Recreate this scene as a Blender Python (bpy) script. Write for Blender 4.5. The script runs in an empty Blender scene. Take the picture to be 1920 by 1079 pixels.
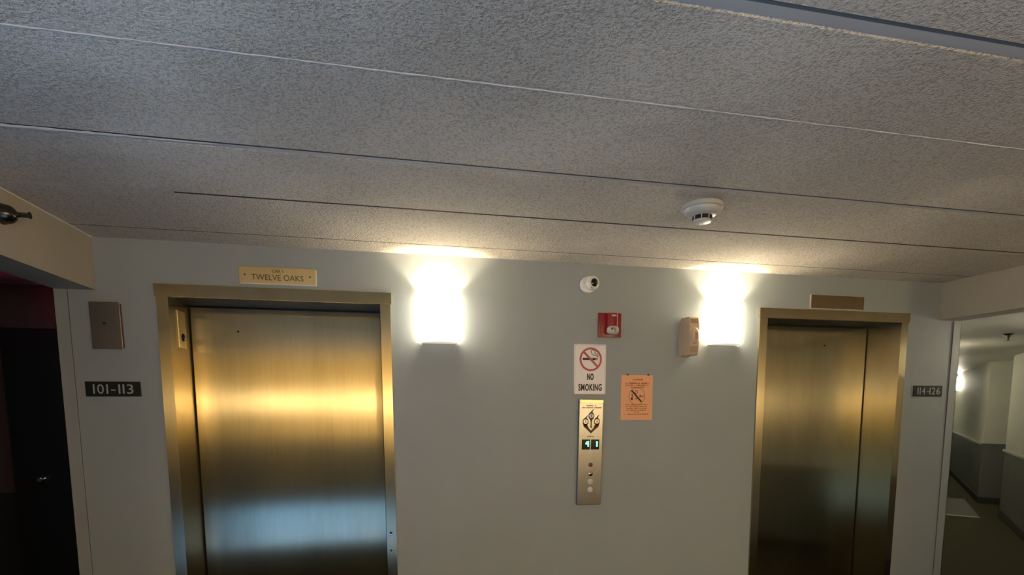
import bpy, bmesh, math, random
from mathutils import Matrix, Vector
random.seed(7)
PI = math.pi
S = bpy.context.scene
COL = S.collection

# ------------------------------------------------------------------ camera
F, CX, CY = 1046.785, 980.96, 873.98          # focal length and principal point of the 1920x1079 frame
RT = (0.97622, -0.21677, -0.00157)            # camera right / down / forward in the room's axes
DN = (-0.02586, -0.10922, -0.99368)
FW = (0.21523, 0.97009, -0.11223)
cd = bpy.data.cameras.new('camera')
cam = bpy.data.objects.new('camera', cd)
COL.objects.link(cam)
r, u, b = Vector(RT).normalized(), -Vector(DN).normalized(), -Vector(FW).normalized()
m = Matrix((r, u, b)).transposed().to_4x4()
m.translation = (0, -3.32, 1.585)
cam.matrix_world = m
cd.sensor_width = 36.0
cd.lens = F / 1920 * 36
cd.shift_x = (960 - CX) / 1920
cd.shift_y = (CY - 539.5) / 1920
cd.clip_start = 0.02
S.camera = cam

# ------------------------------------------------------------------ sky, sun, exposure
W = bpy.data.worlds.new('world')
S.world = W
W.use_nodes = True
bg = W.node_tree.nodes['Background']
bg.inputs[0].default_value = (0.42, 0.62, 1.0, 1)
bg.inputs[1].default_value = 3.0
sd = bpy.data.lights.new('sun', 'SUN')
sd.energy = 10.0
sd.angle = 0.01
sd.color = (0.76, 0.90, 1.0)
so = bpy.data.objects.new('sun', sd)
COL.objects.link(so)
so.rotation_euler = Vector((0.84, 0.02, -0.56)).to_track_quat('-Z', 'Y').to_euler()
SCONCE_W, SHADE_E = 7.0, 10.0
FILL_W = 84.0                    # each added fill lamp, unseen behind the camera
S.view_settings.view_transform = 'Standard'
S.view_settings.look = 'None'
S.view_settings.exposure = 1.16
S.view_settings.gamma = 1.0
S.view_settings.use_curve_mapping = False

# ------------------------------------------------------------------ materials
def mat(name, col, rough=0.6, metal=0.0, spec=0.5, emis=None, estr=0.0):
    M = bpy.data.materials.new(name)
    M.use_nodes = True
    p = M.node_tree.nodes['Principled BSDF']
    p.inputs['Base Color'].default_value = (*col, 1)
    p.inputs['Roughness'].default_value = rough
    p.inputs['Metallic'].default_value = metal
    p.inputs['Specular IOR Level'].default_value = spec
    if emis:
        p.inputs['Emission Color'].default_value = (*emis, 1)
        p.inputs['Emission Strength'].default_value = estr
    return M

def nodes(M):
    return M.node_tree.nodes, M.node_tree.links, M.node_tree.nodes['Principled BSDF']

def coords(N, L, scale=(1, 1, 1)):
    t = N.new('ShaderNodeNewGeometry')
    mp = N.new('ShaderNodeMapping')
    mp.inputs['Scale'].default_value = scale
    L.new(t.outputs['Position'], mp.inputs['Vector'])
    return mp.outputs[0]

def noise(N, L, vec, scale, detail=2, rough=0.5):
    n = N.new('ShaderNodeTexNoise')
    n.inputs['Scale'].default_value = scale
    n.inputs['Detail'].default_value = detail
    n.inputs['Roughness'].default_value = rough
    L.new(vec, n.inputs['Vector'])
    return n.outputs['Fac']

def ramp(N, L, fac, stops):
    c = N.new('ShaderNodeValToRGB')
    e = c.color_ramp.elements
    while len(e) < len(stops):
        e.new(0.5)
    for el, (p, col) in zip(e, stops):
        el.position = p
        el.color = (*col, 1) if len(col) == 3 else col
    L.new(fac, c.inputs[0])
    return c.outputs[0]

def bump(N, L, p, h, dist, strength=1.0):
    bn = N.new('ShaderNodeBump')
    bn.inputs['Distance'].default_value = dist
    bn.inputs['Strength'].default_value = strength
    L.new(h, bn.inputs['Height'])
    L.new(bn.outputs[0], p.inputs['Normal'])
    return bn

def paint(name, c1, c2, rough=0.55, tex=220, dist=0.0006):
    M = mat(name, c1, rough)
    N, L, p = nodes(M)
    v = coords(N, L)
    L.new(ramp(N, L, noise(N, L, v, 2.2, 4), [(0.3, c1), (0.7, c2)]), p.inputs['Base Color'])
    bump(N, L, p, noise(N, L, v, tex, 2), dist, 0.6)
    return M

M_wall = paint('grey_green_wall_paint', (0.315, 0.358, 0.370), (0.335, 0.378, 0.390))
M_cream = paint('cream_soffit_paint', (0.38, 0.34, 0.275), (0.41, 0.365, 0.295))
M_strip = paint('corner_guard_vinyl', (0.33, 0.36, 0.36), (0.345, 0.375, 0.375), 0.5)
M_dark = paint('alcove_shade_paint', (0.055, 0.035, 0.036), (0.060, 0.038, 0.040), 0.6)  # dark paint; the alcove's dimness is put into its colour too
M_darklow = paint('alcove_shade_wainscot', (0.010, 0.009, 0.009), (0.012, 0.011, 0.010), 0.6)  # wainscot colour carries the alcove's dimness as well
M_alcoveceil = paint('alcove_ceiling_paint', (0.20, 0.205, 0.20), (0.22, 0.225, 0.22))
M_hall = paint('hall_upper_paint', (0.40, 0.42, 0.37), (0.43, 0.45, 0.39))
M_hallow = paint('hall_wainscot_paint', (0.090, 0.097, 0.088), (0.105, 0.110, 0.10), 0.5)
M_rail = mat('chair_rail_gloss', (0.52, 0.53, 0.48), 0.25)
M_base = mat('black_vinyl_base', (0.018, 0.018, 0.016), 0.5)
M_hallceil = paint('hall_ceiling_paint', (0.55, 0.55, 0.50), (0.58, 0.58, 0.53), 0.5)
M_warmwall = paint('lobby_back_wall_paint', (0.66, 0.50, 0.22), (0.70, 0.54, 0.25))

def ceiling_material():
    M = mat('textured_ceiling', (0.60, 0.58, 0.55), 0.85, spec=0.2)
    N, L, p = nodes(M)
    v = coords(N, L)
    a = noise(N, L, v, 125, 3, 0.55)
    bl = ramp(N, L, a, [(0.30, (0, 0, 0)), (0.70, (1, 1, 1))])
    big = ramp(N, L, noise(N, L, v, 1.3, 2), [(0.36, (0.45, 0.45, 0.45)), (0.55, (1, 1, 1))])
    mx = N.new('ShaderNodeMix')
    mx.data_type = 'RGBA'
    mx.blend_type = 'MULTIPLY'
    mx.inputs[0].default_value = 1.0
    L.new(bl, mx.inputs[6])
    L.new(big, mx.inputs[7])
    bump(N, L, p, mx.outputs[2], 0.012, 1.0)
    cl = ramp(N, L, noise(N, L, v, 1.7, 3), [(0.3, (0.88, 0.785, 0.655)), (0.7, (0.92, 0.82, 0.69))])
    pit_shade = ramp(N, L, a, [(0.36, (0.73, 0.71, 0.68)), (0.52, (1, 1, 1))])      # shade in the pits of the stipple, put into the colour
    m2 = N.new('ShaderNodeMix')
    m2.data_type = 'RGBA'
    m2.blend_type = 'MULTIPLY'
    m2.inputs[0].default_value = 1.0
    L.new(cl, m2.inputs[6])
    L.new(pit_shade, m2.inputs[7])
    L.new(m2.outputs[2], p.inputs['Base Color'])
    return M
M_ceil = ceiling_material()
M_ceilflat = paint('smooth_ceiling_filler', (0.56, 0.51, 0.45), (0.60, 0.55, 0.48), 0.8)
M_jointshadegrey = mat('grey_joint_shade', (0.20, 0.19, 0.175), 0.9)  # grey edge strip of a groove, its shade put into the colour
M_jointshade = mat('joint_shade_backing', (0.05, 0.047, 0.043), 0.9)  # dark colour stands in for shade inside the ceiling grooves

def brushed(name, c1, c2, rough=0.3, an=0.85):
    """vertically brushed metal: the grain runs up and down, so reflections smear sideways"""
    M = mat(name, c1, rough, 1.0)
    N, L, p = nodes(M)
    v = coords(N, L, (1, 1, 0.02))
    g = noise(N, L, v, 130, 3, 0.6)
    st = noise(N, L, coords(N, L, (1, 1, 0.18)), 9, 4, 0.6)
    cl = noise(N, L, coords(N, L, (1, 1, 0.12)), 14, 3, 0.6)
    mxf = N.new('ShaderNodeMath')
    mxf.operation = 'MULTIPLY_ADD'
    L.new(g, mxf.inputs[0])
    mxf.inputs[1].default_value = 0.5
    L.new(st, mxf.inputs[2])
    L.new(ramp(N, L, mxf.outputs[0], [(0.45, c1), (0.95, c2)]), p.inputs['Base Color'])
    mr = N.new('ShaderNodeMapRange')
    mr.inputs['From Min'].default_value = 0.3
    mr.inputs['From Max'].default_value = 0.7
    mr.inputs['To Min'].default_value = rough - 0.02
    mr.inputs['To Max'].default_value = rough + 0.03
    L.new(cl, mr.inputs['Value'])
    if an:
        p.inputs['Anisotropic'].default_value = an
        p.inputs['Anisotropic Rotation'].default_value = 0.0
        tg = N.new('ShaderNodeTangent')
        tg.direction_type = 'UV_MAP'
        tg.uv_map = 'UVMap'
        L.new(tg.outputs[0], p.inputs['Tangent'])
    return M
M_brass = brushed('brushed_bronze_brass', (0.39, 0.33, 0.20), (0.48, 0.41, 0.26), 0.25, 0.93)
M_brassdoor = brushed('brushed_brass_door', (0.37, 0.325, 0.21), (0.47, 0.415, 0.275), 0.20, 0.97)
M_steel = brushed('brushed_steel', (0.29, 0.29, 0.285), (0.36, 0.36, 0.355), 0.32, 0.6)
M_darksteel = brushed('dark_steel_cover', (0.26, 0.26, 0.26), (0.33, 0.33, 0.33), 0.35, 0.5)
M_plaque = brushed('polished_brass_plaque', (0.64, 0.54, 0.31), (0.72, 0.62, 0.38), 0.36, 0.4)
M_dullplaque = brushed('dull_bronze_plaque', (0.21, 0.16, 0.10), (0.26, 0.20, 0.13), 0.4, 0.5)
M_headdark = mat('dark_head_underside', (0.055, 0.046, 0.032), 0.55, 0.3)  # darker than the brass, for the underside of the head
M_gap = mat('dark_gap', (0.012, 0.010, 0.008), 0.8)
M_chrome = mat('chrome', (0.55, 0.53, 0.50), 0.12, 1.0)
M_darkchrome = mat('dark_chrome', (0.10, 0.095, 0.085), 0.25, 1.0)
M_white = mat('white_plastic', (0.78, 0.76, 0.72), 0.35)
M_detector = mat('off_white_plastic', (0.56, 0.54, 0.50), 0.4)  # even off-white, greyer than the other white plastic
M_black = mat('black_gloss', (0.008, 0.008, 0.010), 0.12)
M_blackprint = mat('black_print', (0.012, 0.011, 0.012), 0.5)
M_red = mat('fire_red_plastic', (0.25, 0.011, 0.022), 0.28)
M_darkred = mat('dark_red_box', (0.17, 0.012, 0.022), 0.4)
M_redprint = mat('red_print', (0.52, 0.085, 0.11), 0.45)
M_signwhite = mat('sign_white', (0.90, 0.87, 0.87), 0.4)
M_signedge = mat('sign_frame_white', (0.86, 0.79, 0.79), 0.4)
M_orange = mat('orange_paper', (0.93, 0.47, 0.25), 0.6)
M_orangeprint = mat('brown_print', (0.33, 0.11, 0.045), 0.6)
M_maroon = mat('maroon_print', (0.055, 0.012, 0.014), 0.45)
M_tan = mat('tan_plastic', (0.62, 0.46, 0.31), 0.45)
M_tandark = mat('tan_plastic_grille', (0.42, 0.29, 0.19), 0.5)
M_signgreen = mat('black_green_sign', (0.012, 0.017, 0.014), 0.35)
M_letter = mat('silver_lettering', (0.42, 0.43, 0.40), 0.45)
M_engrave = mat('engraved_dark', (0.10, 0.075, 0.03), 0.6)
M_green = mat('green_led', (0.02, 0.1, 0.06), 0.4, emis=(0.12, 0.95, 0.50), estr=2.2)
M_display = mat('display_glass', (0.004, 0.012, 0.009), 0.1)
M_button = mat('button_white', (0.66, 0.64, 0.60), 0.3)
M_redbutton = mat('button_red', (0.25, 0.07, 0.06), 0.4)
M_exit = mat('exit_red', (0.3, 0.02, 0.03), 0.4, emis=(1.0, 0.03, 0.10), estr=13.0)
M_doordark = mat('near_black_door', (0.006, 0.006, 0.007), 0.45)
M_bead = mat('caulk_bead', (0.68, 0.62, 0.55), 0.8)
M_clear = mat('clear_strobe_lens', (0.75, 0.73, 0.72), 0.08)
M_clear.node_tree.nodes['Principled BSDF'].inputs['Transmission Weight'].default_value = 0.35
M_shade = mat('lit_white_shade', (0.85, 0.83, 0.78), 0.4, emis=(1.0, 0.86, 0.63), estr=SHADE_E)
M_shadehall = mat('lit_hall_shade', (0.85, 0.83, 0.78), 0.4, emis=(1.0, 0.92, 0.74), estr=SHADE_E * 3)
M_shadebase = mat('sconce_bottom_cap', (0.60, 0.58, 0.55), 0.5, emis=(1.0, 0.9, 0.72), estr=0.28)

def carpet():
    M = mat('olive_carpet', (0.05, 0.05, 0.03), 0.95, spec=0.1)
    N, L, p = nodes(M)
    v = coords(N, L)
    L.new(ramp(N, L, noise(N, L, v, 160, 3, 0.7), [(0.35, (0.026, 0.026, 0.015)), (0.65, (0.052, 0.051, 0.030))]), p.inputs['Base Color'])
    bump(N, L, p, noise(N, L, v, 260, 2), 0.004, 0.8)
    return M
M_carpet = carpet()
M_mat = mat('grey_floor_mat', (0.045, 0.045, 0.038), 0.8)
M_tile = paint('daylight_blue_tile', (0.17, 0.37, 0.74), (0.19, 0.40, 0.78), 0.3)  # blue daylight on the floor is put into the tile colour
M_metalstrip = mat('threshold_metal', (0.30, 0.30, 0.27), 0.5)
M_ground = paint('pavement', (0.34, 0.34, 0.34), (0.40, 0.40, 0.40), 0.8)
M_leaf = paint('hedge_leaf', (0.16, 0.20, 0.03), (0.34, 0.34, 0.06), 0.6, 30, 0.03)
M_frame = mat('bronze_window_frame', (0.05, 0.045, 0.04), 0.4)

def pane_material():
    M = bpy.data.materials.new('window_glass')
    M.use_nodes = True
    N, L = M.node_tree.nodes, M.node_tree.links
    N.remove(N['Principled BSDF'])
    t = N.new('ShaderNodeBsdfTransparent')
    t.inputs[0].default_value = (0.88, 0.93, 0.94, 1)
    g = N.new('ShaderNodeBsdfGlossy')
    g.inputs['Roughness'].default_value = 0.02
    fr = N.new('ShaderNodeFresnel')
    mx = N.new('ShaderNodeMixShader')
    L.new(fr.outputs[0], mx.inputs[0])
    L.new(t.outputs[0], mx.inputs[1])
    L.new(g.outputs[0], mx.inputs[2])
    L.new(mx.outputs[0], N['Material Output'].inputs[0])
    return M
M_pane = pane_material()

# ------------------------------------------------------------------ mesh helpers
def tag(o, label=None, cat=None, group=None, kind=None):
    if label: o['label'] = label
    if cat: o['category'] = cat
    if group: o['group'] = group
    if kind: o['kind'] = kind
    return o

def thing(name, label, cat, loc=(0, 0, 0), rot=(0, 0, 0), group=None):
    o = bpy.data.objects.new(name, None)
    o.empty_display_size = 0.05
    COL.objects.link(o)
    o.location = loc
    o.rotation_euler = rot
    return tag(o, label, cat, group)

def box_uv(me):
    """UVs whose U runs across a face and V up it; gives the brushed metals their grain direction"""
    uv = me.uv_layers.new(name='UVMap')
    for pl in me.polygons:
        n = pl.normal
        ax = max(range(3), key=lambda i: abs(n[i]))
        for li in pl.loop_indices:
            c = me.vertices[me.loops[li].vertex_index].co
            uv.data[li].uv = (c.y, c.z) if ax == 0 else (c.x, c.z) if ax == 1 else (c.x, c.y)

def obj(name, bm, M, parent=None, smooth=False, loc=(0, 0, 0), rot=(0, 0, 0)):
    bmesh.ops.recalc_face_normals(bm, faces=bm.faces[:])
    me = bpy.data.meshes.new(name)
    bm.to_mesh(me)
    bm.free()
    me.update()
    box_uv(me)
    for k in (M if isinstance(M, (list, tuple)) else [M]):
        me.materials.append(k)
    if smooth:
        for p in me.polygons:
            p.use_smooth = True
        try:
            me.set_sharp_from_angle(angle=math.radians(38))
        except Exception:
            pass
    o = bpy.data.objects.new(name, me)
    COL.objects.link(o)
    o.location = loc
    o.rotation_euler = rot
    o.parent = parent
    return o

def bx(bm, x0, x1, y0, y1, z0, z1, bev=0.0, seg=2):
    t = bmesh.new()
    vs = [t.verts.new((x, y, z)) for x in (x0, x1) for y in (y0, y1) for z in (z0, z1)]
    for f in ((0, 1, 3, 2), (4, 6, 7, 5), (0, 4, 5, 1), (2, 3, 7, 6), (0, 2, 6, 4), (1, 5, 7, 3)):
        t.faces.new([vs[i] for i in f])
    if bev:
        bmesh.ops.bevel(t, geom=t.edges[:], offset=bev, segments=seg, affect='EDGES', profile=0.6)
    merge(bm, t)
    return bm

def merge(bm, t):
    me = bpy.data.meshes.new('tmp')
    t.to_mesh(me)
    t.free()
    bm.from_mesh(me)
    bpy.data.meshes.remove(me)

def box(*a, **k):
    return bx(bmesh.new(), *a, **k)

def prism(bm, pts, y0, y1):
    """outline (x, z) extruded from y0 to y1"""
    a = [bm.verts.new((x, y0, z)) for x, z in pts]
    c = [bm.verts.new((x, y1, z)) for x, z in pts]
    bm.faces.new(a)
    bm.faces.new(c[::-1])
    n = len(pts)
    for i in range(n):
        bm.faces.new((a[i], c[i], c[(i + 1) % n], a[(i + 1) % n]))
    return bm

def zprism(bm, pts, z0, z1):
    a = [bm.verts.new((x, y, z0)) for x, y in pts]
    c = [bm.verts.new((x, y, z1)) for x, y in pts]
    bm.faces.new(a)
    bm.faces.new(c[::-1])
    n = len(pts)
    for i in range(n):
        bm.faces.new((a[i], c[i], c[(i + 1) % n], a[(i + 1) % n]))
    return bm

def lathe(bm, prof, axis='z', n=40, c=(0, 0, 0)):
    """profile of (radius, height) spun about an axis: '-y' out of the wall, '-z' down from a ceiling, 'x'"""
    rings = []
    for rr, h in prof:
        ring = []
        for i in range(n):
            a = 2 * PI * i / n
            p, q = rr * math.cos(a), rr * math.sin(a)
            v = {'z': (p, q, h), '-z': (p, q, -h), '-y': (p, -h, q), 'x': (h, p, q)}[axis]
            ring.append(bm.verts.new((v[0] + c[0], v[1] + c[1], v[2] + c[2])))
        rings.append(ring)
    for A, B in zip(rings, rings[1:]):
        for i in range(n):
            bm.faces.new((A[i], A[(i + 1) % n], B[(i + 1) % n], B[i]))
    bm.faces.new(rings[0])
    bm.faces.new(rings[-1])
    return bm

def ring_flat(bm, cx, cz, ro, ri, y0, y1, n=48, sx=1.0):
    vs = []
    for i in range(n):
        a = 2 * PI * i / n
        co, si = math.cos(a), math.sin(a)
        vs.append([bm.verts.new((cx + q * co * sx, y, cz + q * si)) for q, y in ((ro, y0), (ri, y0), (ri, y1), (ro, y1))])
    for i in range(n):
        A, B = vs[i], vs[(i + 1) % n]
        for k in range(4):
            bm.faces.new((A[k], B[k], B[(k + 1) % 4], A[(k + 1) % 4]))
    return bm

def bar(bm, x0, z0, x1, z1, w, y0, y1):
    d = Vector((x1 - x0, z1 - z0)).normalized()
    n = Vector((-d.y, d.x)) * w / 2
    return prism(bm, [(x0 + n.x, z0 + n.y), (x1 + n.x, z1 + n.y), (x1 - n.x, z1 - n.y), (x0 - n.x, z0 - n.y)], y0, y1)

def path(bm, pts, w, y0, y1):
    for (a, c), (d, e) in zip(pts, pts[1:]):
        bar(bm, a, c, d, e, w, y0, y1)
    return bm

def text(name, s, height, width, M, parent, x=0.0, z=0.0, y=-0.001, bold=0.0, depth=0.0012):
    """a line of raised lettering standing on a wall, centred on x and z, scaled to the given height and width"""
    cu = bpy.data.curves.new('t', 'FONT')
    cu.body = s
    cu.align_x = 'CENTER'
    cu.offset = bold
    cu.extrude = 0.01
    cu.space_character = 1.12 if bold > 0.02 else 1.0
    cu.resolution_u = 4
    t = bpy.data.objects.new('t', cu)
    COL.objects.link(t)
    dg = bpy.context.evaluated_depsgraph_get()
    me = bpy.data.meshes.new_from_object(t.evaluated_get(dg))
    bpy.data.objects.remove(t)
    bpy.data.curves.remove(cu)
    co = [v.co.copy() for v in me.vertices]
    lx, hx = min(c.x for c in co), max(c.x for c in co)
    ly, hy = min(c.y for c in co), max(c.y for c in co)
    for v, c in zip(me.vertices, co):
        v.co = (x + ((c.x - lx) / (hx - lx) - 0.5) * width, y - (c.z / 0.01 * 0.5 + 0.5) * depth, z + ((c.y - ly) / (hy - ly) - 0.5) * height)
    me.name = name
    me.materials.clear()
    me.materials.append(M)
    o = bpy.data.objects.new(name, me)
    COL.objects.link(o)
    o.parent = parent
    return o

def struct(name, bm, M, label=None, smooth=False):
    o = obj(name, bm, M, None, smooth)
    o['kind'] = 'structure'
    if label: o['label'] = label
    return o

# ------------------------------------------------------------------ the room
ZC, ZS = 2.42, 2.158              # lobby ceiling, underside of the soffits
XL, XR = -1.487, 3.773            # faces of the two soffits
WL, WR = -1.672, 3.958            # ends of the elevator wall
EL = (-1.1555, -0.0865)           # the two elevator openings
ER = (2.378, 3.437)
ZH = 2.137                        # head of the openings
DEP = 0.30                        # depth of the reveals

w = bmesh.new()
J = 0.05
for x0, x1 in ((WL, EL[0] - J), (EL[1] + J, ER[0] - J), (ER[1] + J, WR)):
    bx(w, x0, x1, 0, 0.34, 0, ZC)
for e in (EL, ER):
    bx(w, e[0] - J, e[1] + J, 0, 0.34, ZH + 0.05, ZC)
bmesh.ops.remove_doubles(w, verts=w.verts[:], dist=1e-5)
struct('wall_front', w, M_wall, 'grey-green painted wall holding both elevators')

# floors
struct('floor', box(-4.7, 12, -7.1, 1.6, -0.05, 0), M_carpet)
struct('floor_daylight_patch', box(-3.05, 0.5, -5.25, -2.7, -0.03, 0.004), M_tile)  # unseen patch, coloured as blue daylight for the left door's reflection
fl = bmesh.new()
zprism(fl, [(3.2, 0.36), (16, 12), (20, 9), (9, -0.9), (4.5, -1.6), (WR, -1.6), (WR, 0.36)], -0.04, 0.004)
struct('floor_corridor', fl, M_carpet, 'dark olive carpet of the right-hand corridor')
def corr(s, t):                   # s along the right-hand corridor, t across it from its left wall; returns x, y
    ox, oy = WR, 0.30
    c = math.sqrt(0.5)
    return (ox + s * c + t * c, oy + s * c - t * c)
def corr_quad(s0, s1, t0, t1):
    return [corr(s0, t0), corr(s1, t0), corr(s1, t1), corr(s0, t1)]
CWID = 1.235
# X - Y = 3.658 at the left wall, 5.405 at the right wall
thr = obj('threshold_strip', zprism(bmesh.new(), corr_quad(4.35, 4.375, 0.3, 1.0), 0.003, 0.014), M_metalstrip)
tag(thr, 'thin metal strip across the floor of the right-hand corridor', 'floor strip')
mt = obj('floor_runner', zprism(bmesh.new(), corr_quad(4.38, 6.1, 0.3, 1.0), 0.003, 0.012), M_mat)
tag(mt, 'lighter grey floor runner lying beyond the metal strip in the right-hand corridor', 'runner')

# ceiling: a slab with one panel per plank
slab = struct('ceiling', box(-3.15, 8.1, -7.1, 0.34, ZC + 0.022, ZC + 0.12), M_jointshade, 'white textured plank ceiling of the elevator lobby')
joints = [-0.203, -0.745, -1.232, -1.766, -2.168]
edges = [0.0] + joints + [-2.168 - 0.49 * k for k in range(1, 11)]
gaps = {1: 0.010, 2: 0.018, 3: 0.034, 4: 0.002, 5: 0.044}
cham = {1: 0.001, 2: 0.001, 3: 0.003, 4: 0.002, 5: 0.006}
for i in range(len(edges) - 1):
    y1, y0 = edges[i], edges[i + 1]
    g1, g0 = gaps.get(i, 0.005) if i else 0, gaps.get(i + 1, 0.005)
    c1, c0 = cham.get(i, 0.006) if i else 0.0, cham.get(i + 1, 0.006)
    a, d = y0 + g0 / 2, y1 - g1 / 2
    drop = 0.012
    x0, x1 = (XL, XR) if y0 > -3.45 else (-3.15, 8.0)
    bm = bmesh.new()
    sec = [(a, ZC + 0.03), (d, ZC + 0.03), (d, ZC + min(drop, c1)), (d - c1, ZC), (a + c0, ZC), (a, ZC + min(drop, c0))]
    if not i:
        sec = [(a, ZC + 0.03), (d, ZC + 0.03), (d, ZC), (a + c0, ZC), (a, ZC + min(drop, c0))]
    A = [bm.verts.new((x0, y, z)) for y, z in sec]
    B = [bm.verts.new((x1, y, z)) for y, z in sec]
    bm.faces.new(A)
    bm.faces.new(B[::-1])
    for k in range(len(sec)):
        bm.faces.new((A[k], B[k], B[(k + 1) % len(sec)], A[(k + 1) % len(sec)]))
    obj('ceiling_panel', bm, M_ceil, slab)

for k, ya, yb, up, mm in ((1, -0.005, 0.005, 0.001, M_jointshade), (2, -0.009, 0.009, 0.001, M_jointshade), (2, -0.009, 0.009, 0.0, M_ceilflat), (3, -0.017, -0.004, 0.0025, M_jointshade), (3, -0.004, 0.017, 0.002, M_ceilflat),
                          (5, -0.022, -0.012, 0.003, M_jointshadegrey), (5, -0.012, 0.022, 0.003, M_ceilflat)):
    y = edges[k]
    xa, xb = (-0.85, XR) if (k == 2 and mm is M_jointshade) else (XL, -0.85) if k == 2 else (XL, XR)
    obj('joint_shade_and_filler', box(xa, xb, y + ya, y + yb, ZC + up, ZC + 0.021), mm, slab)  # dark strips are painted groove shade; lighter ones are smooth filler
def bead(x0, x1, y, wd, h):
    bm = bmesh.new()
    n = int((x1 - x0) / 0.02)
    prev = None
    for k in range(n + 1):
        x = x0 + (x1 - x0) * k / n
        fade = min(1.0, (x1 - x) / 0.4 + 0.05)
        hh = h * random.uniform(0.45, 1.15) * fade
        ww = wd * random.uniform(0.6, 1.2) * fade
        yy = y + random.uniform(-1, 1) * 0.0012
        q = [bm.verts.new(c) for c in ((x, yy - ww, ZC + 0.002), (x, yy - ww * 0.5, ZC - hh), (x, yy + ww * 0.5, ZC - hh), (x, yy + ww, ZC + 0.002))]
        if prev:
            for j in range(3):
                bm.faces.new((prev[j], q[j], q[j + 1], prev[j + 1]))
        prev = q
    return bm
obj('caulk_bead', bead(-1.1, XR, -1.766, 0.0032, 0.0022), M_bead, slab, True)
obj('caulk_bead', bead(XL, -0.55, -1.232, 0.009, 0.003), M_ceilflat, slab, True)
# soffits, the walls they stand on and the lobby behind the camera
struct('wall_soffit_left', box(WL, XL, -3.45, 0, ZS, ZC + 0.02), M_cream, 'cream soffit running from the left end of the elevator wall')
obj('caulk_line', box(XL - 0.001, XL + 0.005, -3.45, 0, ZC - 0.006, ZC + 0.001), M_bead, bpy.data.objects['wall_soffit_left'])
struct('wall_soffit_right', box(XR, WR, -3.45, 0, ZS + 0.006, ZC + 0.02), M_cream, 'cream soffit running from the right end of the elevator wall')
struct('wall_left', box(WL, XL, -1.75, -1.6, 0, ZS), M_wall)
struct('wall_right', box(XR, WR, -3.45, -1.6, 0, ZS + 0.006), M_wall)
# left alcove
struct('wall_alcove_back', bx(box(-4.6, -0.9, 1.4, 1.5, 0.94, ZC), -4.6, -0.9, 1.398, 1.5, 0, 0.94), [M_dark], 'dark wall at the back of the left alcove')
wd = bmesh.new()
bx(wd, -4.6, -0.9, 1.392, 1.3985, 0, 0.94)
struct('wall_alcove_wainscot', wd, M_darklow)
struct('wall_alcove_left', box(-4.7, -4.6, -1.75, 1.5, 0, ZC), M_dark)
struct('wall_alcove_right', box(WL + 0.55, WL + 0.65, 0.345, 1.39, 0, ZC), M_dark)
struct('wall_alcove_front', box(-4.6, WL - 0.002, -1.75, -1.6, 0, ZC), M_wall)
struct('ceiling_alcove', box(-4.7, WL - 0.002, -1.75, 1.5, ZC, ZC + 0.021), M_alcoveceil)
# right corridor
cr = bmesh.new()
zprism(cr, [(WR + 0.001, -1.6), (5.4, -1.6), (20, 12), (WR + 9, 12), (WR + 0.001, 0.36)], 2.2, 2.24)
struct('ceiling_corridor', cr, M_hallceil)
def corr_wall(name, s0, s1, t, face, depth=0.12, parent=None):
    """wall along the corridor at offset t; face = -1 when the corridor lies at smaller t"""
    t1 = t - face * depth
    o = struct(name, zprism(bmesh.new(), corr_quad(s0, s1, min(t, t1), max(t, t1)), 0.93, 2.2), M_hall)
    e = 0.004 * face
    wl = zprism(bmesh.new(), corr_quad(s0, s1, min(t + e, t1), max(t + e, t1)), 0, 0.93)
    obj('wainscot', wl, M_hallow, o)
    a, c = sorted((t, t + 0.028 * face))
    obj('chair_rail', zprism(bmesh.new(), corr_quad(s0, s1, a, c), 0.915, 0.945), M_rail, o)
    a, c = sorted((t, t + 0.012 * face))
    obj('baseboard', zprism(bmesh.new(), corr_quad(s0, s1, a, c), 0.004, 0.105), M_base, o)
    return o
corr_wall('wall_corridor_left', 0.06, 13, 0.0, 1)
S1, S2 = 4.60, 5.80               # the door alcove in the right-hand wall
corr_wall('wall_corridor_right_near', -1.8, S1, CWID, -1, 0.6)
corr_wall('wall_corridor_right_far', S2, 12.6, CWID - 0.09, -1, 0.7)
struct('wall_corridor_recess', zprism(bmesh.new(), corr_quad(S1, S2, CWID + 0.6, CWID + 0.7), 0, 2.2), M_hall)
struct('wall_corridor_end', zprism(bmesh.new(), corr_quad(12.6, 12.7, 0, CWID), 0, 2.2), M_hall)
# cross face of the far segment towards the camera: rail, wainscot and base turn the corner
fa = struct('wall_corridor_return', zprism(bmesh.new(), corr_quad(S2 - 0.006, S2, CWID - 0.088, CWID + 0.6), 0, 0.93), M_hallow)
obj('chair_rail', zprism(bmesh.new(), corr_quad(S2 - 0.034, S2 - 0.001, CWID - 0.118, CWID + 0.6), 0.915, 0.945), M_hallow, fa)  # rail darkened here: its shaded face is put into the colour
obj('baseboard', zprism(bmesh.new(), corr_quad(S2 - 0.02, S2 - 0.006, CWID - 0.10, CWID + 0.6), 0.004, 0.105), M_base, fa)
# lobby shell behind the camera
struct('wall_back', box(-3.15, 8.1, -7.1, -7.0, 0.93, ZC), M_warmwall)
struct('wall_back_wainscot', box(-3.15, 8.1, -7.1, -6.995, 0, 0.93), M_hallow)
struct('wall_lobby_right', box(8.0, 8.1, -7.0, -3.45, 0, ZC), M_warmwall)
struct('wall_lobby_right_front', box(WR, 8.0, -3.45, -3.35, 0, ZC), M_wall)

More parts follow.
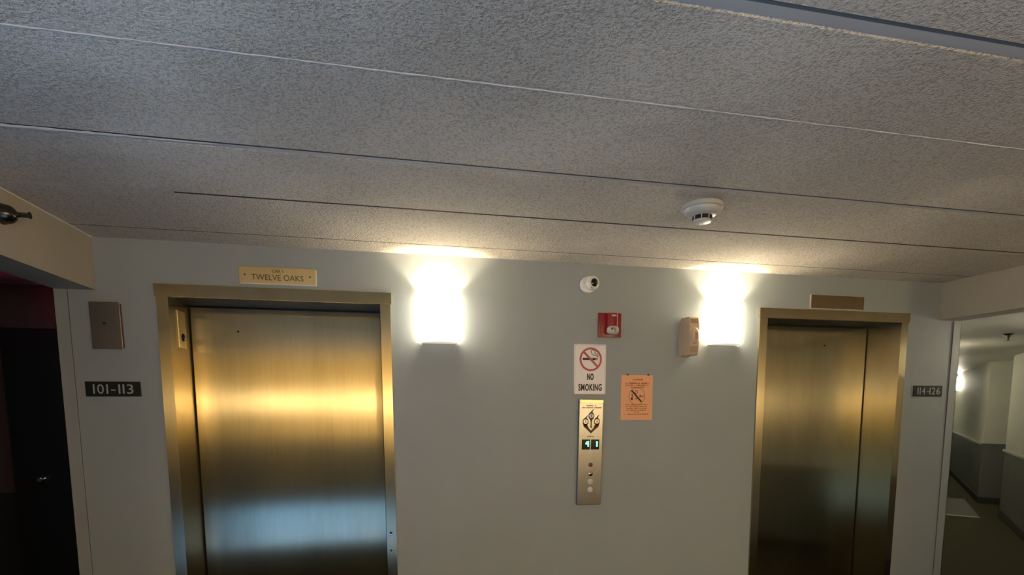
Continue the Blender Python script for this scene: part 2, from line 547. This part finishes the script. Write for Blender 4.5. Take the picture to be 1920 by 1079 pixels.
# glazed side of the lobby, beyond the left edge of the frame
GX = -3.1
win = struct('window_1', bx(bx(bmesh.new(), GX - 0.05, GX + 0.05, -5.30, -2.45, 2.15, 2.25), GX - 0.05, GX + 0.05, -5.30, -2.45, 0, 0.05), M_frame)
for k in range(4):
    y = -2.48 - k * 0.93
    obj('mullion', box(GX - 0.04, GX + 0.04, y - 0.03, y + 0.03, 0.05, 2.15), M_frame, win)
    if k < 3:
        obj('pane', box(GX - 0.003, GX + 0.003, y - 0.90, y - 0.03, 0.05, 2.15), M_pane, win)
lw = bmesh.new()
bx(lw, GX - 0.05, GX + 0.05, -2.45, -1.75, 0, ZC)
bx(lw, GX - 0.05, GX + 0.05, -7.1, -5.30, 0, ZC)
bx(lw, GX - 0.05, GX + 0.05, -5.30, -2.45, 2.25, ZC)
struct('wall_lobby_left', lw, M_warmwall)
struct('ground', box(-30, GX - 0.06, -30, 12, -0.12, -0.06), M_ground)
hd = obj('clipped_hedge', box(-11.6, -10.4, -14, 6, -0.06, 1.7, bev=0.2, seg=3), M_leaf)
tag(hd, 'clipped green hedge outside the glazed lobby side', 'hedge')

# ------------------------------------------------------------------ corner guards
for nm, x0, x1, lab in (('trim_1', WL - 0.003, WL + 0.060, 'pale corner guard on the left end of the elevator wall'),
                        ('trim_2', WR - 0.066, WR + 0.003, 'pale corner guard on the right end of the elevator wall')):
    bm = bmesh.new()
    bx(bm, x0, x1, -0.004, 0.0005, 0.02, ZS - 0.002)
    if x0 < 0:
        bx(bm, x0, x0 + 0.0032, -0.004, 0.07, 0.02, ZS - 0.002)
        bx(bm, x1 - 0.008, x1, -0.007, 0.0, 0.02, ZS - 0.002)
    else:
        bx(bm, x1 - 0.0032, x1, -0.004, 0.07, 0.02, ZS - 0.002)
        bx(bm, x0, x0 + 0.008, -0.007, 0.0, 0.02, ZS - 0.002)
    struct(nm, bm, M_strip, lab)

# ------------------------------------------------------------------ elevators
def elevator(op, label, lantern, keyx, grp):
    cxm = (op[0] + op[1]) / 2
    hw = (op[1] - op[0]) / 2
    t = thing('elevator', label, 'elevator', (cxm, 0, 0), group=grp)
    for s in (-1, 1):
        a, c = sorted((s * hw, s * (hw + 0.056)))
        bm = box(a, c, -0.012, 0.002, 0, ZH)
        a, c = sorted((s * hw, s * (hw + 0.02)))
        bx(bm, a, c, 0.002, DEP, 0, ZH)
        obj('jamb', bm, M_brass, t)
    bm = box(-hw - 0.062, hw + 0.062, -0.017, 0.002, ZH, ZH + 0.062)
    obj('header', bm, M_brass, t)
    obj('head_soffit', box(-hw - 0.02, hw + 0.02, 0.002, DEP + 0.03, ZH + 0.001, ZH + 0.02), M_headdark, t)
    # the sliding panel fills the opening behind the reveal; dark running gaps along its edges
    obj('running_gap', bx(bx(box(-hw - 0.02, hw + 0.02, DEP + 0.012, DEP + 0.03, 0, ZH), -hw, -hw + 0.007, DEP + 0.004, DEP + 0.012, 0, ZH), hw - 0.007, hw, DEP + 0.004, DEP + 0.012, 0, ZH), M_gap, t)
    d = obj('door_panel', box(-hw + 0.008, hw - 0.008, DEP - 0.022, DEP + 0.010, 0.01, ZH - 0.006, bev=0.003, seg=2), M_brassdoor, t)
    kh = bmesh.new()
    lathe(kh, [(0.006, 0.0), (0.006, 0.002), (0.004, 0.003)], '-y', 16, (keyx - cxm, DEP - 0.021, 2.0))
    obj('key_hole', kh, M_gap, d)
    if lantern:
        p = obj('lantern_plate', bx(bmesh.new(), -hw, -hw + 0.006, 0.092, 0.20, 1.885, 2.086, bev=0.002), M_plaque, t)
        ln = bmesh.new()
        lathe(ln, [(0.021, 0), (0.021, 0.004), (0.015, 0.008), (0.005, 0.009)], 'x', 24, (-hw + 0.005, 0.15, 1.945))
        obj('lantern_lens', ln, M_black, p)
        for zz in (0.823, 0.717):
            k = bmesh.new()
            lathe(k, [(0.012, 0.0), (0.012, 0.004), (0.009, 0.006)], '-y', 20, (hw + 0.024, -0.012, zz))
            kk = obj('key_switch', k, M_chrome, t)
            k = bmesh.new()
            lathe(k, [(0.0065, 0.0), (0.0065, 0.002)], '-y', 16, (hw + 0.024, -0.0175, zz + 0.003))
            obj('key_slot', k, M_gap, kk)
    return t
elevator(EL, 'brushed brass elevator entrance below the bright engraved plaque, left of both sconces', True, -0.90, 'elevator entrances')
elevator(ER, 'brushed brass elevator entrance under the dull blank plaque, right of the tan alarm', False, 3.07, 'elevator entrances')

# plaques
p1 = thing('brass_plaque', 'bright brass plaque with engraved lettering above the left elevator', 'plaque', (-0.6165, 0, 2.266), (0, math.radians(-0.1), 0))
obj('plate', box(-0.193, 0.193, -0.008, 0, -0.042, 0.043, bev=0.001), M_plaque, p1)
obj('backing', box(-0.187, 0.198, -0.004, 0, -0.046, 0.037), M_white, p1)
text('lettering', 'CAR 1', 0.016, 0.055, M_engrave, p1, 0.0, 0.024, -0.008, 0.012, 0.0006)
text('lettering', 'TWELVE OAKS', 0.030, 0.262, M_engrave, p1, -0.001, -0.010, -0.008, 0.004, 0.0006)
for x in (-0.164, 0.164):
    obj('screw', lathe(bmesh.new(), [(0.0048, 0), (0.0048, 0.0015), (0.002, 0.002)], '-y', 16, (x, -0.008, 0)), M_engrave, p1)
p2 = thing('bronze_plaque', 'dull brown bronze plaque above the right elevator', 'plaque', (2.911, 0, 2.2545), (0, math.radians(0.1), 0))
obj('plate', box(-0.206, 0.206, -0.010, 0, -0.043, 0.043, bev=0.001), M_dullplaque, p2)
obj('backing', box(-0.212, 0.198, -0.003, 0, -0.045, 0.045), M_white, p2)

# ------------------------------------------------------------------ wall sconces
def sconce(loc, rz, wid, hgt, label, power, grp='half-round wall sconces', shade=None, dip=0.090):
    t = thing('wall_sconce', label, 'wall lamp', loc, (0, 0, rz), grp)
    n, R, P = 28, wid / 2, 0.095
    def arc(k, rr, pp):
        a = PI * k / n
        return (-rr * math.cos(a), -pp * math.sin(a) - 0.004)
    bm = bmesh.new()
    prev = None
    for k in range(n + 1):
        xo, yo = arc(k, R, P)
        xi, yi = arc(k, R - 0.004, P - 0.004)
        q = [bm.verts.new(c) for c in ((xo, yo, 0.006), (xo, yo, hgt), (xi, yi, hgt), (xi, yi, 0.006))]
        if prev:
            for j in range(4):
                bm.faces.new((prev[j], q[j], q[(j + 1) % 4], prev[(j + 1) % 4]))
        else:
            bm.faces.new(q)
        prev = q
    bm.faces.new(prev)
    obj('shade', bm, shade or M_shade, t, True)
    pts = [arc(k, R - 0.001, P - 0.001) for k in range(n + 1)]
    obj('bottom_cap', zprism(bmesh.new(), pts, 0.0, 0.006), M_shadebase, t)
    obj('back_plate', box(-R * 0.9, R * 0.9, -0.004, 0.0, 0.006, hgt * 0.72), M_white, t)
    bl = bmesh.new()
    lathe(bl, [(0.010, 0.0), (0.012, 0.05), (0.016, 0.09), (0.012, 0.12), (0.003, 0.13)], 'z', 14, (0, -0.045, 0.006))
    obj('bulb', bl, M_shade, t, True)
    ld = bpy.data.lights.new('bulb_light', 'POINT')
    ld.energy = power
    ld.color = (1.0, 0.83, 0.58)
    ld.shadow_soft_size = 0.016
    lo = bpy.data.objects.new('bulb_light', ld)
    COL.objects.link(lo)
    lo.parent = t
    lo.location = (0, -0.056, hgt - dip)
    return t
sconce((0.241, 0, 1.926), 0, 0.213, 0.287, 'lit half-round white wall sconce between the left elevator and the security camera', SCONCE_W)
sconce((2.062, 0, 1.953), 0, 0.226, 0.284, 'lit half-round white wall sconce between the tan alarm and the right elevator', SCONCE_W)
q = corr(9.75, CWID - 0.09)
sconce((q[0], q[1], 1.83), PI * 1.25, 0.22, 0.285, 'lit white wall sconce far down the right-hand corridor', SCONCE_W * 11, shade=M_shadehall, dip=0.03)
for s_, lab in ((2.35, 'lit white wall sconce on the hidden left wall near the corridor mouth'), (5.0, 'lit white wall sconce on the hidden left wall deeper in the corridor')):
    q = corr(s_, 0.0)
    sconce((q[0], q[1], 1.83), PI * 0.25, 0.22, 0.285, lab, SCONCE_W * 6.5, dip=0.03)
q = corr(0.17, CWID)
sconce((q[0], q[1], 1.83), PI * 1.25, 0.22, 0.285, 'lit white wall sconce at the mouth of the right-hand corridor, outside the frame', SCONCE_W * 0.15)

# ------------------------------------------------------------------ fill lamps added in the unseen lobby behind the camera
def lampshade():
    M = bpy.data.materials.new('warm_fabric_shade')
    M.use_nodes = True
    N, L = M.node_tree.nodes, M.node_tree.links
    N.remove(N['Principled BSDF'])
    t = N.new('ShaderNodeBsdfTransparent')
    t.inputs[0].default_value = (1.0, 0.86, 0.62, 1)
    e = N.new('ShaderNodeEmission')
    e.inputs[0].default_value = (1.0, 0.84, 0.45, 1)
    e.inputs[1].default_value = 1.6
    mx = N.new('ShaderNodeMixShader')
    mx.inputs[0].default_value = 0.35
    L.new(t.outputs[0], mx.inputs[1])
    L.new(e.outputs[0], mx.inputs[2])
    L.new(mx.outputs[0], N['Material Output'].inputs[0])
    return M
M_fabric = lampshade()
for x, y, pw, lab in ((-1.9, -6.4, 0.26, 'added fill lamp by the glazed side of the unseen lobby'), (1.0, -6.5, 1.0, 'added fill lamp at the middle of the rear lobby wall'), (3.7, -6.3, 1.0, 'added fill lamp at the right of the unseen lobby')):
    t = thing('fill_floor_lamp', lab, 'floor lamp', (x, y, 0), group='added fill lamps behind the camera')
    obj('base', lathe(bmesh.new(), [(0.15, 0), (0.15, 0.015), (0.03, 0.03)], 'z', 32), M_darkchrome, t, True)
    obj('pole', lathe(bmesh.new(), [(0.012, 0.02), (0.012, 1.45), (0.02, 1.5)], 'z', 16), M_darkchrome, t, True)
    sh = bmesh.new()
    n = 32
    lo_, hi_ = [], []
    for k in range(n):
        a = 2 * PI * k / n
        lo_.append(sh.verts.new((0.22 * math.cos(a), 0.22 * math.sin(a), 1.42)))
        hi_.append(sh.verts.new((0.17 * math.cos(a), 0.17 * math.sin(a), 1.78)))
    for k in range(n):
        sh.faces.new((lo_[k], lo_[(k + 1) % n], hi_[(k + 1) % n], hi_[k]))
    obj('lamp_shade', sh, M_fabric, t, True)
    ld = bpy.data.lights.new('fill_light', 'POINT')
    ld.energy = FILL_W * pw
    ld.color = (1.0, 0.88, 0.70)
    ld.shadow_soft_size = 0.16
    lo = bpy.data.objects.new('fill_light', ld)
    COL.objects.link(lo)
    lo.parent = t
    lo.location = (0, 0, 1.60)

# ------------------------------------------------------------------ security camera
t = thing('security_camera', 'small white turret security camera with a black lens above the red strobe', 'camera', (1.137, 0, 2.293))
obj('base', lathe(bmesh.new(), [(0.049, 0.0), (0.051, 0.006), (0.051, 0.022), (0.046, 0.030), (0.03, 0.032)], '-y', 40), M_white, t, True)
hd = bmesh.new()
lathe(hd, [(0.005, -0.012), (0.034, 0.0), (0.041, 0.015), (0.043, 0.028), (0.041, 0.040), (0.036, 0.048), (0.026, 0.051), (0.024, 0.048)], '-y', 40)
e = obj('eyeball', hd, M_white, t, True, (0.008, -0.020, 0.004), (0, 0, math.radians(16)))
obj('lens', lathe(bmesh.new(), [(0.0235, 0.044), (0.0235, 0.050), (0.020, 0.053), (0.008, 0.0545)], '-y', 32), M_black, e, True)
obj('microphone_slot', box(-0.022, -0.014, -0.0495, -0.046, -0.031, -0.028), M_blackprint, e)

# ------------------------------------------------------------------ fire alarm strobe
t = thing('fire_strobe', 'red fire alarm strobe with a clear lens above the no smoking sign', 'fire alarm', (1.281, 0, 1.985))
obj('back_plate', box(-0.073, 0.073, -0.016, 0, 0, 0.146, bev=0.003), M_red, t, True)
bm = bmesh.new()
pr = [(-0.030, -0.016), (-0.026, -0.044), (-0.018, -0.050), (0.030, -0.050), (0.038, -0.044), (0.042, -0.016)]
zprism(bm, pr, 0.02, 0.142)
bmesh.ops.bevel(bm, geom=bm.edges[:], offset=0.003, segments=2, affect='EDGES')
obj('housing', bm, M_red, t, True)
obj('side_rib', box(-0.066, -0.058, -0.020, -0.016, 0.006, 0.14, bev=0.001), M_red, t)
bm = bmesh.new()
bmesh.ops.create_icosphere(bm, subdivisions=3, radius=1.0)
for v in bm.verts:
    v.co = (0.006 + 0.039 * math.copysign(abs(v.co.x) ** 0.7, v.co.x), -0.050 + 0.017 * v.co.y, 0.039 + 0.027 * math.copysign(abs(v.co.z) ** 0.7, v.co.z))
ln = obj('strobe_lens', bm, M_clear, t, True)
bm = bmesh.new()
bmesh.ops.create_icosphere(bm, subdivisions=1, radius=1.0)
for v in bm.verts:
    v.co = (0.004 + 0.016 * v.co.x, -0.064 + 0.005 * v.co.y, 0.046 + 0.010 * v.co.z)
obj('reflector', bm, M_chrome, ln)
obj('lamp_tube', bx(box(-0.012, -0.006, -0.069, -0.063, 0.036, 0.052, bev=0.001), 0.010, 0.014, -0.070, -0.064, 0.028, 0.046, bev=0.001), M_darkchrome, ln)
text('lettering', 'FIRE', 0.010, 0.028, M_signwhite, t, 0.012, 0.127, -0.050, 0.01)

# ------------------------------------------------------------------ no smoking sign
t = thing('no_smoking_sign', 'white no smoking sign with red circle above the call panel', 'sign', (1.158, 0, 1.636))
obj('board', box(-0.102, 0.102, -0.006, 0, 0, 0.305, bev=0.002), M_signwhite, t)
bm = bmesh.new()
for a in ((-0.102, -0.094, 0.0, 0.305), (0.094, 0.102, 0.0, 0.305), (-0.102, 0.102, 0.0, 0.008), (-0.102, 0.102, 0.297, 0.305)):
    bx(bm, a[0], a[1], -0.011, -0.003, a[2], a[3], bev=0.0015)
obj('frame', bm, M_signedge, t)
bm = bmesh.new()
ring_flat(bm, 0.004, 0.214, 0.072, 0.060, -0.0078, -0.0058)
obj('prohibition_ring', bm, M_redprint, t)
bm = bmesh.new()
bar(bm, -0.048, 0.216, 0.012, 0.216, 0.014, -0.0072, -0.0055)
bar(bm, 0.015, 0.216, 0.036, 0.216, 0.014, -0.0072, -0.0055)
bx(bm, 0.039, 0.042, -0.0072, -0.0055, 0.209, 0.223)
bx(bm, 0.045, 0.048, -0.0072, -0.0055, 0.209, 0.223)
obj('cigarette', bm, M_blackprint, t)
bm = bmesh.new()
path(bm, [(0.046, 0.228), (0.044, 0.236), (0.034, 0.239), (0.022, 0.240), (0.012, 0.246), (0.009, 0.254)], 0.0034, -0.0072, -0.0055)
path(bm, [(0.050, 0.226), (0.051, 0.244), (0.046, 0.247), (0.034, 0.247), (0.030, 0.252), (0.033, 0.260), (0.028, 0.269), (0.018, 0.272), (0.009, 0.270), (0.005, 0.262), (0.009, 0.254)], 0.0034, -0.0072, -0.0055)
obj('smoke', bm, M_blackprint, t)
obj('prohibition_slash', bar(bmesh.new(), -0.042, 0.259, 0.050, 0.169, 0.013, -0.0080, -0.0058), M_redprint, t)
text('lettering', 'NO', 0.041, 0.042, M_blackprint, t, 0.003, 0.108, -0.006, 0.045)
text('lettering', 'SMOKING', 0.043, 0.152, M_blackprint, t, 0.002, 0.043, -0.006, 0.034)

# ------------------------------------------------------------------ orange notice
def illegible(bm, x0, x1, z, h, y0, y1, rnd):
    """a line of print too small to read: short uneven strokes"""
    x = x0
    while x < x1 - 0.002:
        wd = rnd.uniform(0.002, 0.0045)
        if rnd.random() > 0.14:
            hh = h * rnd.uniform(0.55, 1.0)
            bx(bm, x, min(x + wd, x1), y0, y1, z, z + hh)
        x += wd + rnd.uniform(0.0008, 0.0018)
rn = random.Random(3)
t = thing('orange_notice', 'orange paper notice with a struck-out round pictogram right of the no smoking sign', 'notice', (1.473, 0, 1.475))
obj('sheet', box(-0.107, 0.107, -0.003, 0, 0, 0.281), M_orange, t)
bm = bmesh.new()
illegible(bm, -0.032, 0.038, 0.250, 0.008, -0.0037, -0.0028, rn)
illegible(bm, -0.078, 0.082, 0.226, 0.012, -0.0037, -0.0028, rn)
illegible(bm, -0.078, 0.080, 0.214, 0.008, -0.0037, -0.0028, rn)
illegible(bm, -0.052, 0.050, 0.203, 0.007, -0.0037, -0.0028, rn)
for z, a in ((0.094, 0.076), (0.082, 0.072), (0.070, 0.068), (0.059, 0.066), (0.047, 0.016), (0.034, 0.080)):
    illegible(bm, -a, a, z, 0.0065, -0.0036, -0.0028, rn)
obj('print', bm, M_orangeprint, t)['kind'] = 'stuff'
bm = bmesh.new()
ring_flat(bm, 0.0, 0.149, 0.055, 0.0525, -0.0037, -0.0028)
obj('pictogram_ring', bm, M_orangeprint, t)
bm = bmesh.new()
path(bm, [(-0.034, 0.166), (-0.030, 0.148), (-0.038, 0.132), (-0.030, 0.126)], 0.005, -0.0037, -0.0028)
lathe(bm, [(0.007, 0), (0.007, 0.0037)], '-y', 14, (-0.034, 0, 0.134))
ring_flat(bm, -0.005, 0.176, 0.011, 0.008, -0.0037, -0.0028, 20)
path(bm, [(0.016, 0.146), (0.024, 0.153), (0.020, 0.160), (0.028, 0.146), (0.042, 0.151), (0.046, 0.157)], 0.004, -0.0037, -0.0028)
path(bm, [(-0.010, 0.138), (-0.004, 0.133), (0.004, 0.139)], 0.004, -0.0037, -0.0028)
obj('pictogram', bm, M_blackprint, t)
obj('pictogram_slash', bar(bmesh.new(), -0.037, 0.187, 0.032, 0.114, 0.010, -0.0042, -0.0028), M_blackprint, t)
for x in (-0.064, 0.076):
    obj('hanging_tab', box(x - 0.006, x + 0.006, -0.004, 0, 0.279, 0.290, bev=0.001), M_engrave, t)

# ------------------------------------------------------------------ call panel
t = thing('call_panel', 'tall brushed metal elevator call panel with green floor displays below the no smoking sign', 'call panel', (1.153, 0, 0.945), (0, math.radians(0.9), 0))
obj('plate', box(-0.0775, 0.0775, -0.030, 0, 0, 0.660, bev=0.0025), M_steel, t)
obj('top_rail', box(-0.072, 0.076, -0.033, -0.029, 0.638, 0.657, bev=0.001), M_plaque, t)
bm = bmesh.new()
illegible(bm, -0.034, 0.030, 0.618, 0.008, -0.0306, -0.0296, rn)
illegible(bm, -0.060, 0.066, 0.606, 0.008, -0.0306, -0.0296, rn)
illegible(bm, -0.026, 0.024, 0.428, 0.009, -0.0306, -0.0296, rn)
obj('print', bm, M_engrave, t)['kind'] = 'stuff'
def bud(bm, cx, cz, s, lean):
    """a leaf-shaped bud with a pointed tip"""
    pts = []
    for k in range(25):
        a = PI / 2 + 0.35 + (2 * PI - 0.7) * k / 24
        pts.append((cx + s * 0.95 * math.cos(a), cz + s * 1.2 * math.sin(a)))
    pts.append((cx + lean * s * 0.5, cz + s * 1.55))
    pts.append((cx + lean * s * 0.82, cz + s * 2.25))
    pts2 = [pts[-1], pts[-2]] + pts[:-2]
    prism(bm, [pts2[0]] + pts[:-2], -0.0308, -0.0296)
bm = bmesh.new()
Z0 = 0.460
bud(bm, 0.000, Z0 + 0.098, 0.020, 1)
bud(bm, -0.036, Z0 + 0.062, 0.020, 1)
bud(bm, 0.037, Z0 + 0.064, 0.020, 1)
prism(bm, [(-0.007, Z0 + 0.080), (0.007, Z0 + 0.080), (0.004, Z0 + 0.058), (0.005, Z0 + 0.024), (-0.004, Z0 + 0.024), (-0.003, Z0 + 0.058)], -0.0308, -0.0296)
for s in (-1, 1):
    prism(bm, [(s * 0.055, Z0 + 0.055), (s * 0.048, Z0 + 0.032), (s * 0.022, Z0 + 0.010), (0.0, Z0 - 0.010), (0.0, Z0 + 0.008), (s * 0.014, Z0 + 0.022), (s * 0.024, Z0 + 0.042)], -0.0308, -0.0296)
em = obj('fire_emblem', bm, M_maroon, t)
for cx_, cz_, mm in ((0.0, Z0 + 0.099, M_signwhite), (-0.036, Z0 + 0.063, M_steel), (0.037, Z0 + 0.065, M_steel)):
    obj('emblem_disc', lathe(bmesh.new(), [(0.014, 0.030), (0.014, 0.0315)], '-y', 24, (cx_, 0, cz_)), mm, em)
    bm = bmesh.new()
    path(bm, [(cx_ - 0.002, cz_ + 0.008), (cx_ + 0.003, cz_ + 0.003), (cx_ - 0.002, cz_ - 0.002), (cx_ + 0.002, cz_ - 0.008)], 0.004, -0.0322, -0.0312)
    obj('emblem_mark', bm, M_maroon, em)
for x0, x1 in ((-0.057, -0.004), (0.003, 0.056)):
    d = obj('floor_display', box(x0, x1, -0.0318, -0.029, 0.350, 0.413), M_display, t)
    bm = bmesh.new()
    if x0 < 0:
        path(bm, [(-0.024, 0.399), (-0.032, 0.385), (-0.014, 0.385)], 0.006, -0.0335, -0.0315)
        bar(bm, -0.016, 0.402, -0.016, 0.368, 0.007, -0.0335, -0.0315)
    else:
        bar(bm, 0.042, 0.400, 0.041, 0.368, 0.008, -0.0335, -0.0315)
        bar(bm, 0.042, 0.399, 0.036, 0.393, 0.005, -0.0335, -0.0315)
    obj('lit_digit', bm, M_green, d)
for z, rr, mm in ((0.255, 0.011, M_redbutton), (0.198, 0.012, M_chrome), (0.148, 0.0145, M_button), (0.098, 0.0145, M_button)):
    bt = obj('call_button', lathe(bmesh.new(), [(rr + 0.003, 0.029), (rr + 0.003, 0.033), (rr, 0.034), (rr, 0.036), (rr * 0.8, 0.0375), (rr * 0.3, 0.038)], '-y', 28, (0.004, 0, z)), mm, t, True)
    if mm is M_chrome or mm is M_redbutton:
        obj('key_slot', box(0.0028, 0.0052, -0.0388, -0.037, z - 0.006, z + 0.006), M_gap, bt)
    else:
        sg = 1 if z > 0.12 else -1
        bm = bmesh.new()
        prism(bm, [(-0.002, z - 0.004 * sg), (0.010, z - 0.004 * sg), (0.004, z + 0.006 * sg)], -0.0388, -0.0375)
        obj('arrow_mark', bm, M_letter, bt)

# ------------------------------------------------------------------ tan alarm
t = thing('door_alarm', 'tan plastic wall alarm with a rounded centre dome beside the right sconce', 'alarm', (1.80, 0, 1.872))
bm = bmesh.new()
sec = [(0.0, 0.0), (-0.050, 0.012), (-0.066, 0.004), (-0.108, 0.006), (-0.114, 0.016), (-0.122, 0.060), (-0.124, 0.125), (-0.118, 0.190), (-0.108, 0.232), (-0.098, 0.240), (-0.020, 0.240), (0.0, 0.215)]
for xa, xb, sh in ((-0.045, 0.024, 0.0),):
    A = [bm.verts.new((xa + (0.008 if y < -0.03 else 0), y, z)) for y, z in sec]
    B = [bm.verts.new((xb, y, z)) for y, z in sec]
    bm.faces.new(A)
    bm.faces.new(B[::-1])
    for k in range(len(sec)):
        bm.faces.new((A[k], B[k], B[(k + 1) % len(sec)], A[(k + 1) % len(sec)]))
obj('housing', bm, M_tan, t)
dm = bmesh.new()
lathe(dm, [(0.046, 0.0), (0.044, 0.012), (0.036, 0.020), (0.022, 0.025), (0.006, 0.027)], '-y', 32)
dome = obj('dome', dm, M_tan, t, True, (-0.006, -0.118, 0.122))
dome.scale = (0.66, 1, 1.12)
obj('window_button', box(-0.012, 0.014, -0.029, -0.020, -0.018, 0.018, bev=0.003), M_tandark, dome)
obj('upper_grille', box(-0.030, 0.018, -0.116, -0.106, 0.186, 0.226, bev=0.002), M_tandark, t, False)
obj('lower_grille', box(-0.030, 0.018, -0.122, -0.108, 0.022, 0.062, bev=0.002), M_tandark, t, False)

# ------------------------------------------------------------------ steel junction box and number signs
t = thing('junction_box', 'stainless steel cover plate on a red box above the 101-113 sign', 'junction box', (-1.441, 0, 1.862), (0, math.radians(-0.6), 0))
obj('back_box', box(-0.056, 0.066, -0.020, 0, 0.008, 0.228), M_darkred, t)
pl = obj('cover_plate', box(-0.070, 0.067, -0.025, -0.020, 0.0, 0.235, bev=0.0015), M_darksteel, t)
obj('cover_screw', lathe(bmesh.new(), [(0.006, 0.0), (0.006, 0.002), (0.003, 0.003)], '-y', 20, (-0.008, -0.025, 0.128)), M_gap, pl)
obj('screw_glint', lathe(bmesh.new(), [(0.003, 0.0), (0.003, 0.002)], '-y', 14, (0.003, -0.025, 0.129)), M_chrome, pl)
for txt, x, z, wd, lab in (('101-113', -1.442, 1.659, 0.254, 'black number sign reading 101-113 left of the left elevator'),
                           ('114-126', 3.711, 1.664, 0.250, 'black number sign reading 114-126 right of the right elevator')):
    t = thing('number_sign', lab, 'sign', (x, 0, z))
    obj('board', box(-wd / 2, wd / 2, -0.006, 0, -0.0385, 0.0385, bev=0.001), M_signgreen, t)
    for half, xc in zip(txt.split('-'), (-0.058, 0.058)):
        ws = [0.0075 if ch == '1' else 0.029 for ch in half]
        xx = xc - (sum(ws) + 0.024) / 2
        for ch, w_ in zip(half, ws):
            text('digit', ch, 0.049, w_, M_letter, t, xx + w_ / 2, 0.0, -0.006, 0.0)
            xx += w_ + 0.012
    obj('hyphen', box(-0.010, 0.010, -0.0072, -0.006, -0.008, -0.002), M_letter, t)

# ------------------------------------------------------------------ smoke detector
t = thing('smoke_detector', 'round white smoke detector on the lobby ceiling', 'smoke detector', (1.285, -1.06, ZC))
obj('mounting_base', lathe(bmesh.new(), [(0.082, -0.002), (0.085, 0.004), (0.085, 0.016), (0.078, 0.020)], '-z', 48), M_detector, t, True)
obj('mounting_tab', box(0.050, 0.090, 0.030, 0.070, -0.014, 0.001, bev=0.002), M_detector, t)
obj('body', lathe(bmesh.new(), [(0.078, 0.016), (0.076, 0.028), (0.064, 0.040), (0.050, 0.046), (0.030, 0.047)], '-z', 48), M_detector, t, True)
obj('vent_ring', lathe(bmesh.new(), [(0.040, 0.045), (0.040, 0.062)], '-z', 48), M_gap, t, True)
for k in range(8):
    a = 2 * PI * k / 8 + 0.2
    obj('vent_rib', box(-0.002, 0.002, -0.002, 0.002, -0.062, -0.045), M_detector, t, False, (0.0405 * math.cos(a), 0.0405 * math.sin(a), 0), (0, 0, a))
obj('sensor_cap', lathe(bmesh.new(), [(0.036, 0.060), (0.040, 0.064), (0.036, 0.071), (0.016, 0.074)], '-z', 40), M_detector, t, True)

# ------------------------------------------------------------------ sprinklers
t = thing('sidewall_sprinkler', 'chrome sidewall sprinkler sticking out of the left soffit', 'sprinkler', (XL, -0.67, 2.318))
obj('escutcheon', lathe(bmesh.new(), [(0.040, -0.001), (0.040, 0.004), (0.036, 0.018), (0.034, 0.030), (0.026, 0.042), (0.015, 0.050), (0.010, 0.052)], 'x', 36), M_darkchrome, t, True)
fr = bmesh.new()
lathe(fr, [(0.011, 0.048), (0.009, 0.060), (0.006, 0.062), (0.005, 0.090), (0.007, 0.092)], 'x', 20)
obj('body', fr, M_darkchrome, t, True)
for s in (-1, 1):
    obj('frame_arm', bx(bmesh.new(), 0.058, 0.096, -0.0015, 0.0015, s * 0.008 - 0.0015, s * 0.008 + 0.0015), M_darkchrome, t)
obj('deflector', lathe(bmesh.new(), [(0.013, 0.094), (0.013, 0.0965)], 'x', 20), M_darkchrome, t)
t = thing('pendent_sprinkler', 'small dark pendent sprinkler under the right-hand corridor ceiling', 'sprinkler', (5.41, 0.76, 2.2))
obj('escutcheon', lathe(bmesh.new(), [(0.042, -0.001), (0.042, 0.004), (0.026, 0.012), (0.018, 0.016)], '-z', 32), M_darkchrome, t, True)
obj('body', lathe(bmesh.new(), [(0.016, 0.012), (0.012, 0.030), (0.007, 0.036), (0.007, 0.058)], '-z', 20), M_darkchrome, t, True)
obj('deflector', lathe(bmesh.new(), [(0.016, 0.057), (0.016, 0.060)], '-z', 20), M_darkchrome, t)

# ------------------------------------------------------------------ left alcove: door and exit sign
dr = struct('door_1', box(-2.655, -1.75, 1.365, 1.399, 0.006, 2.052), M_doordark, 'near-black door in the dark left alcove')
kb = obj('door_handle', lathe(bmesh.new(), [(0.030, 0.0), (0.030, 0.006), (0.012, 0.010), (0.012, 0.030), (0.022, 0.038), (0.027, 0.050), (0.022, 0.062), (0.008, 0.066)], '-y', 28, (-2.54, 1.366, 1.035)), M_chrome, dr, True)
for a in ((-2.72, -2.655, 0, 2.115), (-1.75, -1.685, 0, 2.115), (-2.655, -1.75, 2.052, 2.115)):
    obj('door_frame', box(a[0], a[1], 1.372, 1.41, a[2], a[3]), M_doordark, dr)
t = thing('exit_sign', 'red lit exit sign under the ceiling of the left alcove', 'exit sign', (-2.04, 1.27, ZC))
obj('stem', lathe(bmesh.new(), [(0.03, -0.001), (0.03, 0.008), (0.01, 0.010), (0.01, 0.03)], '-z', 20), M_white, t)
obj('housing', box(-0.16, 0.16, -0.02, 0.02, -0.21, -0.028, bev=0.004), M_white, t)
for yy, sgn in ((-0.021, 1),):
    text('lettering', 'EXIT', 0.13, 0.26, M_exit, t, 0.0, -0.12, yy, 0.02)
lt = text('lettering', 'EXIT', 0.13, 0.26, M_exit, t, 0.0, -0.12, -0.021, 0.02)
lt.rotation_euler = (0, 0, PI)
